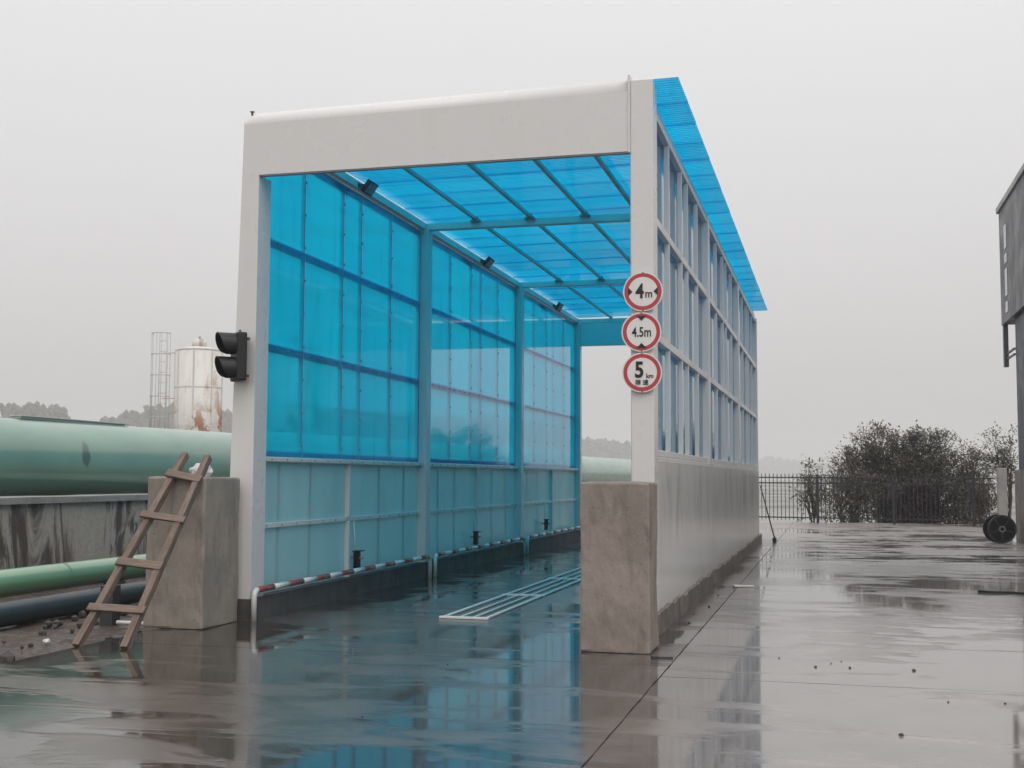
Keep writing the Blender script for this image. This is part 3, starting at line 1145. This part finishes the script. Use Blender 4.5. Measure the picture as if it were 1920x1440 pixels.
# rubble on the mud
random.seed(21)
rock_me = []
for s in range(5):
    bm = bmesh.new()
    bmesh.ops.create_icosphere(bm, subdivisions=2, radius=1)
    for v in bm.verts:
        v.co *= 1 + .35 * noise.noise(v.co * 1.6 + Vector((s * 7, 0, 0)))
        v.co.z *= .7
    me = bpy.data.meshes.new('stone')
    bm.to_mesh(me)
    bm.free()
    rock_me.append(me)
bm = bmesh.new()
for i in range(260):
    y = random.uniform(-6, 9)
    x = random.uniform(-3.3, -.5)
    s = random.choice((.02, .03, .03, .05, .08))
    r = bmesh.ops.create_icosphere(bm, subdivisions=1, radius=s)
    q = random.random() * 9
    for v in r['verts']:
        v.co *= 1 + .4 * noise.noise(v.co / s * 1.3 + Vector((q, q, 0)))
        v.co += Vector((x, y, -.06))
tag(link('rubble', bm, 'stone'), 'small broken stones scattered over the mud strip', 'rubble', None, 'stuff')
o = bpy.data.objects.new('pale_stone', rock_me[0])
rock_me[0].materials.append(M['chip'])
C.objects.link(o)
o.location = (-1.0, -2.0, -.03)
o.scale = (.04, .035, .04)
tag(o, 'small pale stone lying on the mud left of the ladder', 'stone')

# ------------------------------------------------------------------ silo
g = empty('silo', (-28.35, 50, 0), 'rust-stained white silo with a caged ladder beyond the pipe', 'silo')
tube('body', [(0, 0, -.3), (0, 0, 8.75)], 1.32, 'silo', g, 48)
tube('roof_cone', [(0, 0, 8.751), (0, 0, 8.95), (0, 0, 9.0)], [1.34, .75, .45], 'silo', g, 40)
tube('top_hatch', [(-.0, 0, 8.98), (0, 0, 9.42)], .42, 'silo', g, 20)
tube('vent', [(.02, 0, 9.42), (.02, 0, 9.6)], .07, 'grey_steel', g, 8)
for z in (2.2, 4.4, 6.6):
    tube('seam_ring', [(0, 0, z), (0, 0, z + .06)], 1.335, 'silo', g, 48, False)
for a in range(8):
    t = a * math.pi / 4 + .3
    box('stiffener', (-.03, -.03, 0), (.03, .03, 8.7), 'silo', g, 0, 1, Matrix.Translation((1.34 * math.cos(t), 1.34 * math.sin(t), 0)))
# caged ladder on its left, seen from the yard
lc = Vector((-1.78, -1.3, 0))
for s in (-.25, .25):
    tube('ladder_rail', [lc + Vector((s, .45, -.3)), lc + Vector((s, .45, 9.8))], .03, 'pale_steel', g, 8)
z = .3
while z < 9.7:
    tube('ladder_rung', [lc + Vector((-.25, .45, z)), lc + Vector((.25, .45, z))], .018, 'pale_steel', g, 6)
    z += .6
for q in range(7):
    t = math.pi + math.pi * q / 6
    tube('cage_bar', [lc + Vector((.55 * math.cos(t), .25 + .55 * math.sin(t), 2.5)), lc + Vector((.55 * math.cos(t), .25 + .55 * math.sin(t), 9.75))], .022, 'pale_steel', g, 6)
z = 2.5
while z < 9.9:
    tube('cage_hoop', [lc + Vector((.56 * math.cos(math.pi + math.pi * q / 10), .25 + .56 * math.sin(math.pi + math.pi * q / 10), z)) for q in range(11)], .026, 'pale_steel', g, 6)
    z += 1.2
for z in (3, 6, 8.6):
    tube('ladder_tie', [lc + Vector((0, .45, z)), (-1.0, -.8, z)], .03, 'pale_steel', g, 6)

# ------------------------------------------------------------------ fence at the far end of the yard
fa, fb = Vector((2.2, 34.45, 0)), Vector((12.15, 32.3, 0))
fa.y = 34.2
fdir = (fb - fa).normalized()
fl = (fb - fa).length
g = empty('metal_fence', fa, 'black metal picket fence across the far end of the yard', 'fence', rz=math.atan2(fdir.y, fdir.x))
pk = bmesh.new()
add_box(pk, (-.011, -.011, .09), (.011, .011, 1.72))
r = bmesh.ops.create_cone(pk, segments=4, radius1=.022, radius2=.001, depth=.12)
for v in r['verts']:
    v.co.z += 1.779
o0 = link('picket', pk, 'fence', g)
n = int(fl / .147)
for i in range(n):
    o = o0 if i == 0 else o0.copy()
    if i:
        C.objects.link(o)
        o.parent = g
    o.location = (.07 + i * .147, random.uniform(-.003, .003), random.uniform(-.006, .006))
for z in (.17, 1.44, 1.64):
    box('rail', (0, -.02, z), (fl, .02, z + .045), 'fence', g)
for x in (1.35, 4.05, 6.75, 9.42):
    box('post', (x - .045, -.046, 0), (x + .045, .046, 1.78), 'fence', g, .004)
o = box('concrete_pillar', (-.15, -.15, 0), (.15, .15, 2.02), 'pillar', None, .015)
o.location = (12.35, 32.1, 0)
tag(o, 'pale concrete pillar closing the fence beside the dark building', 'pillar')

# ------------------------------------------------------------------ dark building at the right edge
g = empty('dark_building', (11.4, 12, 0), 'dark grey clad building with an overhanging upper storey at right', 'building')
B0 = Vector((11.4, 12, 0))
box('plinth', Vector((11.40, 2, 0)) - B0, Vector((17, 22.0, 1.88)) - B0, 'kerb_r', g, .01)
box('wall', Vector((11.50, 2, 1.881)) - B0, Vector((17, 21.9, 5.95)) - B0, 'clad2', g, .01)
box('upper_storey', Vector((11.42, 1, 5.951)) - B0, Vector((17.5, 23.45, 9.1)) - B0, 'clad2', g, .01)
for i in range(24):
    y1_ = 23.45 - i * .93
    box('cladding_panel', Vector((11.36, y1_ - .91, 5.93)) - B0, Vector((11.418, y1_, 9.12)) - B0, 'clad', g, .004)
box('roof_edge', Vector((11.30, 1, 9.121)) - B0, Vector((17.6, 23.55, 9.28)) - B0, 'grey_steel', g, .005)
for i, (z0_, z1_) in enumerate(((6.15, 6.45), (6.6, 7.35), (7.5, 7.75), (7.9, 8.55))):
    wn = box('window', Vector((11.345, 22.0, z0_)) - B0, Vector((11.359, 22.45, z1_)) - B0, 'window', g)
box('strut', Vector((11.38, 23.2, 4.75)) - B0, Vector((11.5, 23.4, 5.929)) - B0, 'clad', g, .004)
for z in (4.95, 5.1):
    box('strut_bar', Vector((11.45, 21.9, z)) - B0, Vector((11.5, 23.21, z + .05)) - B0, 'clad', g)

# ------------------------------------------------------------------ cable reel by the building
g = empty('cable_reel', (10.86, 20.95, 0), 'black cable reel standing beside the dark building', 'cable reel', rz=.22)
def ringed(y0, y1, r0, r1, nm, mt):
    o = disc(nm, r0, r1, y0, y1, mt, g, 40)
    o.location.z = .362
ringed(-.2, -.165, 0, .36, 'flange', 'black')
ringed(.165, .2, 0, .36, 'flange', 'black')
ringed(-.164, .164, 0, .14, 'core', 'dark_steel')
ringed(-.215, -.201, .31, .362, 'rim', 'dark_steel')
ringed(-.215, -.2, .05, .085, 'hub', 'grey_steel')
bm = bmesh.new()
pts = []
for i in range(260):
    t = i * .42
    rr_ = .17 + .1 * i / 260 + .02 * noise.noise(Vector((i * .3, 0, 0)))
    pts.append((rr_ * math.cos(t), -.15 + .3 * abs(((i / 26) % 2) - 1), .362 + rr_ * math.sin(t)))
add_tube(bm, pts, .014, 6)
link('cable', bm, 'black', g)
bm = bmesh.new()
for q in range(5):
    t = q * 1.256 + .3
    add_box(bm, (.09, -.222, -.022), (.3, -.202, .022), 0, 1, Matrix.Translation((0, 0, .362)) @ Matrix.Rotation(t, 4, 'Y'))
link('spokes', bm, 'dark_steel', g)

# broom leaning on the far corner of the shelter
g = empty('broom', (5.24, 19.45, 0), 'thin dark broom leaning against the far shelter corner', 'broom')
tube('handle', [(0, 0, .1), (-.345, .02, 1.45)], .017, 'dark_steel', g, 10)
bm = bmesh.new()
add_box(bm, (-.05, -.11, .035), (.05, .11, .11), .01)
bmesh.ops.create_cone(bm, segments=10, radius1=.02, radius2=.02, depth=.06, matrix=Matrix.Translation((0, 0, .12)))
link('head', bm, 'black', g)
bm = bmesh.new()
random.seed(5)
for i in range(60):
    x, y = random.uniform(-.045, .045), random.uniform(-.105, .105)
    add_box(bm, (x - .003, y - .003, .001), (x + .003, y + .003, .04))
link('bristles', bm, 'black', g, kind='stuff')

# hose end, scraps and stones on the yard
o = tube('hose_piece', [(8.72, 6.15, .018), (8.95, 6.12, .018), (9.2, 6.1, .018), (9.35, 5.98, .018), (9.5, 5.9, .018)], .018, 'black', None, 10)
tag(o, 'short black hose piece lying on the wet yard at right', 'hose')
bm = bmesh.new()
add_box(bm, (-.16, -.05, 0), (.16, .05, .03), .006)
for v in bm.verts:
    v.co.z += .01 * noise.noise(v.co * 9)
o = link('foam_scrap', bm, 'chip')
o.location = (5.38, 6.0, .002)
o.rotation_euler = (0, 0, .4)
tag(o, 'white foam scrap beside the long pavement crack', 'scrap')
bm = bmesh.new()
add_box(bm, (-.1, -.012, 0), (.1, .012, .015))
add_box(bm, (-.1, -.03, 0), (-.04, .03, .028), .004)
o = link('metal_scrap', bm, 'dark_steel')
o.location = (5.17, -1.62, .002)
o.rotation_euler = (0, 0, .3)
tag(o, 'small dark metal scrap on the pavement behind the right pier corner', 'scrap')
random.seed(33)
spots = [(7.1, -4.53, .026), (6.53, -1.75, .022), (6.82, -1.72, .02), (7.35, -1.72, .026), (6.66, -1.5, .012), (6.75, -1.35, .012), (7.5, -3.2, .014), (7.9, -3.15, .016), (6.2, -1.3, .014),
         (4.1, -2.8, .012), (3.4, -2.5, .015), (3.55, -4.9, .012), (5.1, 1.2, .02), (5.15, 3.0, .03), (5.05, 2.1, .018), (5.12, 4.6, .02)]
wh = ['alone nearest the camera at right', 'first from left in the short row on the bright wet yard', 'second in the short row on the bright wet yard', 'last in the short row on the bright wet yard',
      'tiny, just beyond the short row', 'tiny, farthest of those beyond the short row', 'tiny, left of two past the cross joint', 'right of two past the cross joint', 'tiny, left of the short row',
      'tiny, on the blue-tinted wet floor right of centre', 'tiny, on the blue-tinted wet floor left of centre', 'tiny, at the bottom of the blue-tinted floor', 'near the right kerb beside the pier', 'largest along the right kerb', 'small, midway along the right kerb', 'farthest along the right kerb']
for me in rock_me[1:]:
    me.materials.append(M['stone'])
for i, (x, y, s) in enumerate(spots):
    o = bpy.data.objects.new('pebble', rock_me[1 + i % 4])
    C.objects.link(o)
    s *= .6
    o.location = (x, y, s * .45)
    o.scale = (s, s, s)
    o.rotation_euler = (0, 0, i)
    tag(o, 'dark pebble, ' + wh[i], 'pebble', 'pebbles on the wet yard')

# ------------------------------------------------------------------ trees and shrubs behind the fence
def make_tree(name, base, stems, height, rx, ry, tips, leaves, lsize, mat, label, cat, seed, z_lo=.25, group=None, fill=.55):
    rnd = random.Random(seed)
    root = empty(name, base, label, cat, group)
    tb = bmesh.new()
    ends = []
    for s in range(stems):
        a = rnd.uniform(0, 6.28)
        lean = rnd.uniform(.1, .5)
        pts = []
        top = height * rnd.uniform(.55, .85)
        bx, by = rnd.uniform(-.25, .25) * rx * .5, rnd.uniform(-.25, .25) * ry * .5
        for q in range(7):
            t = q / 6
            pts.append(Vector((bx + math.cos(a) * lean * rx * t + .07 * rnd.uniform(-1, 1), by + math.sin(a) * lean * ry * t + .07 * rnd.uniform(-1, 1), -.35 + (top + .35) * t)))
        add_tube(tb, pts, [.06 * (1 - .75 * q / 6) * height / 3.6 for q in range(7)], 7)
        for bch in range(max(3, tips // stems)):
            t = rnd.uniform(.2, 1)
            p = pts[min(6, int(t * 6))]
            th = rnd.uniform(0, 6.28)
            rr_ = math.sqrt(rnd.uniform(.08, 1))
            zz = height * rnd.uniform(z_lo, 1)
            lim = math.sqrt(max(.05, 1 - ((zz / height - .48) / .56) ** 2))
            lim *= .85 + .55 * noise.noise(Vector((math.cos(th) * 1.5 + seed, math.sin(th) * 1.5, zz)))
            e = Vector((math.cos(th) * rr_ * rx * lim, math.sin(th) * rr_ * ry * lim, zz + .12 * rnd.uniform(-1, 1)))
            m1 = p.lerp(e, .5) + Vector((rnd.uniform(-.1, .1), rnd.uniform(-.1, .1), .12))
            add_tube(tb, [p, m1, e], [.02, .013, .006], 5)
            ends.append((e, m1))
    link('trunk', tb, 'bark', root)
    verts, faces = [], []
    for e, m1 in ends:
        d = (e - m1).normalized()
        for q in range(leaves):
            t = rnd.uniform(-.6, 1.25)
            c = m1.lerp(e, .5 + .5 * t) if t < 0 else e + d * .3 * (t - .6)
            c = c + Vector((rnd.gauss(0, .13), rnd.gauss(0, .13), rnd.gauss(0, .09) - .02))
            ax = (d * .6 + Vector((rnd.uniform(-1, 1), rnd.uniform(-1, 1), rnd.uniform(-.8, .4)))).normalized()
            sd = ax.cross(Vector((rnd.uniform(-.5, .5), rnd.uniform(-.5, .5), 1))).normalized()
            L = lsize * rnd.uniform(.7, 1.3)
            wd = L * .26
            k0 = len(verts)
            verts += [c, c + ax * L * .5 + sd * wd, c + ax * L, c + ax * L * .5 - sd * wd]
            faces.append((k0, k0 + 1, k0 + 2, k0 + 3))
    me = bpy.data.meshes.new('crown')
    me.from_pydata(verts, [], faces)
    me.materials.append(M[mat])
    o = bpy.data.objects.new('crown', me)
    C.objects.link(o)
    o.parent = root
    return root
GR = 'shrubs and trees behind the fence'
GZ = -.3
make_tree('bushy_tree', (8.75, 37.2, GZ), 8, 3.85, 1.75, 1.2, 160, 60, .12, 'leaf_a', 'tall brownish bushy tree behind the fence, its left and highest crown', 'tree', 11, .4, GR)
make_tree('bushy_tree', (10.3, 36.9, GZ), 8, 3.75, 1.8, 1.1, 160, 60, .12, 'leaf_b', 'greenish bushy tree behind the fence, right of the highest crown', 'tree', 12, .36, GR)
make_tree('bushy_tree', (11.65, 36.5, GZ), 5, 3.1, 1.35, 1.0, 95, 56, .12, 'leaf_a', 'smaller brownish tree behind the fence near its right end', 'tree', 13, .25, GR)
make_tree('bushy_tree', (7.55, 36.8, GZ), 5, 3.0, 1.35, .9, 75, 52, .12, 'leaf_a', 'lower brownish tree leaning left of the highest crown', 'tree', 19, .3, GR)
make_tree('sapling', (12.85, 35.8, GZ), 2, 3.9, .95, .7, 40, 44, .12, 'leaf_b', 'thin airy sapling rising beside the dark building', 'tree', 14, .45, GR)
make_tree('low_shrub', (6.0, 35.6, GZ), 3, 2.6, .85, .6, 34, 40, .12, 'leaf_b', 'small loose shrub behind the fence left of the big trees', 'shrub', 15, .1, GR)
make_tree('low_shrub', (7.25, 35.8, GZ), 6, 2.5, 1.6, .6, 60, 30, .13, 'leaf_a', 'brownish shrub filling the fence under the highest crown', 'shrub', 16, .08, GR)
make_tree('low_shrub', (8.5, 35.7, GZ), 6, 1.9, 1.3, .5, 40, 28, .13, 'leaf_b', 'loose leafy shrub behind the fence left of the dense dark shrub', 'shrub', 20, .06, GR)
make_tree('low_shrub', (11.0, 35.6, GZ), 6, 2.0, 1.2, .5, 40, 28, .13, 'leaf_a', 'loose brown shrub behind the fence right of the dense dark shrub', 'shrub', 21, .06, GR)
make_tree('low_shrub', (9.75, 35.3, GZ), 7, 1.6, 1.35, .6, 160, 80, .14, 'leaf_c', 'dense dark shrub low behind the middle of the fence', 'shrub', 17, .05, GR)
make_tree('low_shrub', (11.9, 34.6, GZ), 4, 1.8, .8, .5, 40, 28, .15, 'leaf_a', 'thin twiggy shrub behind the fence by the cable reel', 'shrub', 18, .08, GR)

# ------------------------------------------------------------------ far wooded hills
def ridge(name, x0, y0, x1, y1, prof, seed, crown, depth):
    """bank of many small crowns following a ridge profile (fraction, height)"""
    rnd = random.Random(seed)
    bm = bmesh.new()
    a, b = Vector((x0, y0, 0)), Vector((x1, y1, 0))
    d = (b - a)
    nrm = Vector((-d.y, d.x, 0)).normalized()
    L = d.length
    def H(t):
        for (t0, h0), (t1, h1) in zip(prof, prof[1:]):
            if t0 <= t <= t1:
                return h0 + (h1 - h0) * (t - t0) / (t1 - t0)
        return 0
    n = int(L / crown * 42)
    tb = bmesh.new()
    bmesh.ops.create_icosphere(tb, subdivisions=1, radius=1)
    tv = [v.co.copy() for v in tb.verts]
    tf = [[v.index for v in f.verts] for f in tb.faces]
    tb.free()
    verts, faces = [], []
    for i in range(n):
        t = rnd.random()
        u = rnd.random() ** .6
        h = H(t)
        r = crown * rnd.uniform(.35, .8)
        z = h * u - r * .6 + rnd.uniform(-.5, .5) * crown
        c = a + d * t + nrm * ((u - .5) * depth + rnd.uniform(-1, 1) * crown) + Vector((0, 0, z))
        o_ = Vector((rnd.uniform(0, 50), rnd.uniform(0, 50), 0))
        k0 = len(verts)
        for v in tv:
            q = v * (r * (1 + .6 * noise.noise(v * 2.2 + o_)))
            verts.append((c.x + q.x, c.y + q.y, c.z + q.z * 1.25))
        faces += [[k0 + j for j in f] for f in tf]
    me = bpy.data.meshes.new(name)
    me.from_pydata(verts, [], faces)
    me.materials.append(M['far_leaf'])
    bm.free()
    o = bpy.data.objects.new(name, me)
    C.objects.link(o)
    return tag(o, kind='stuff')
CX, CY = 6.69, -12.89
def far(px, dist):
    q = (fw + rt * ((px - 960) / 2287.0))
    q = Vector((q.x, q.y, 0)).normalized() * dist
    return CX + q.x, CY + q.y
def far_ridge(name, p0, p1, dist, prof, seed, crown):
    (xa, ya), (xb, yb_) = far(p0, dist), far(p1, dist)
    k = dist / 2287.0
    pr = [((p - p0) / (p1 - p0), max(0, (894 - y)) * k + 1.6) for p, y in prof]
    return tag(ridge(name, xa, ya, xb, yb_, pr, seed, crown, dist * .06), 'far hazy wood %s' % seed, None)
hz = [far_ridge('distant_wood', -500, 165, 640, [(-500, 800), (-200, 770), (0, 772), (40, 768), (120, 772), (142, 790), (165, 860)], 1, 2.7),
      far_ridge('distant_wood', 165, 760, 700, [(165, 850), (185, 792), (240, 778), (300, 764), (360, 772), (430, 778), (600, 785), (760, 800)], 2, 2.8),
      far_ridge('distant_wood', 700, 1300, 1050, [(700, 830), (900, 815), (1090, 826), (1140, 826), (1200, 836), (1300, 845)], 3, 5.0),
      far_ridge('distant_wood', 1250, 2300, 1900, [(1250, 850), (1420, 866), (1450, 860), (1500, 868), (1540, 874), (1700, 868), (1900, 862), (2300, 850)], 4, 10)]
for o, l in zip(hz, ('hazy wooded hill beyond the pipe at the far left', 'hazy wooded hill behind the rusty silo', 'pale hazy wood seen through the rear opening', 'faint hazy ridge beyond the fence')):
    o['label'] = l
    o['category'] = 'wood'

# ------------------------------------------------------------------ drizzle haze
hb = bmesh.new()
add_box(hb, (-2600, -400, -1.4), (2600, 3000, 90))
k = N('haze_air')
k.t.nodes.clear()
ou = k.n('OutputMaterial')
pv = k.n('VolumePrincipled')
pv.inputs['Color'].default_value = (.97, .965, .965, 1)
pv.inputs['Density'].default_value = .001
pv.inputs['Anisotropy'].default_value = .2
k.t.links.new(pv.outputs[0], ou.inputs['Volume'])
M['haze'] = k.m
tag(link('haze', hb, 'haze'), 'thin grey drizzle haze over the whole site', None, None, 'stuff')
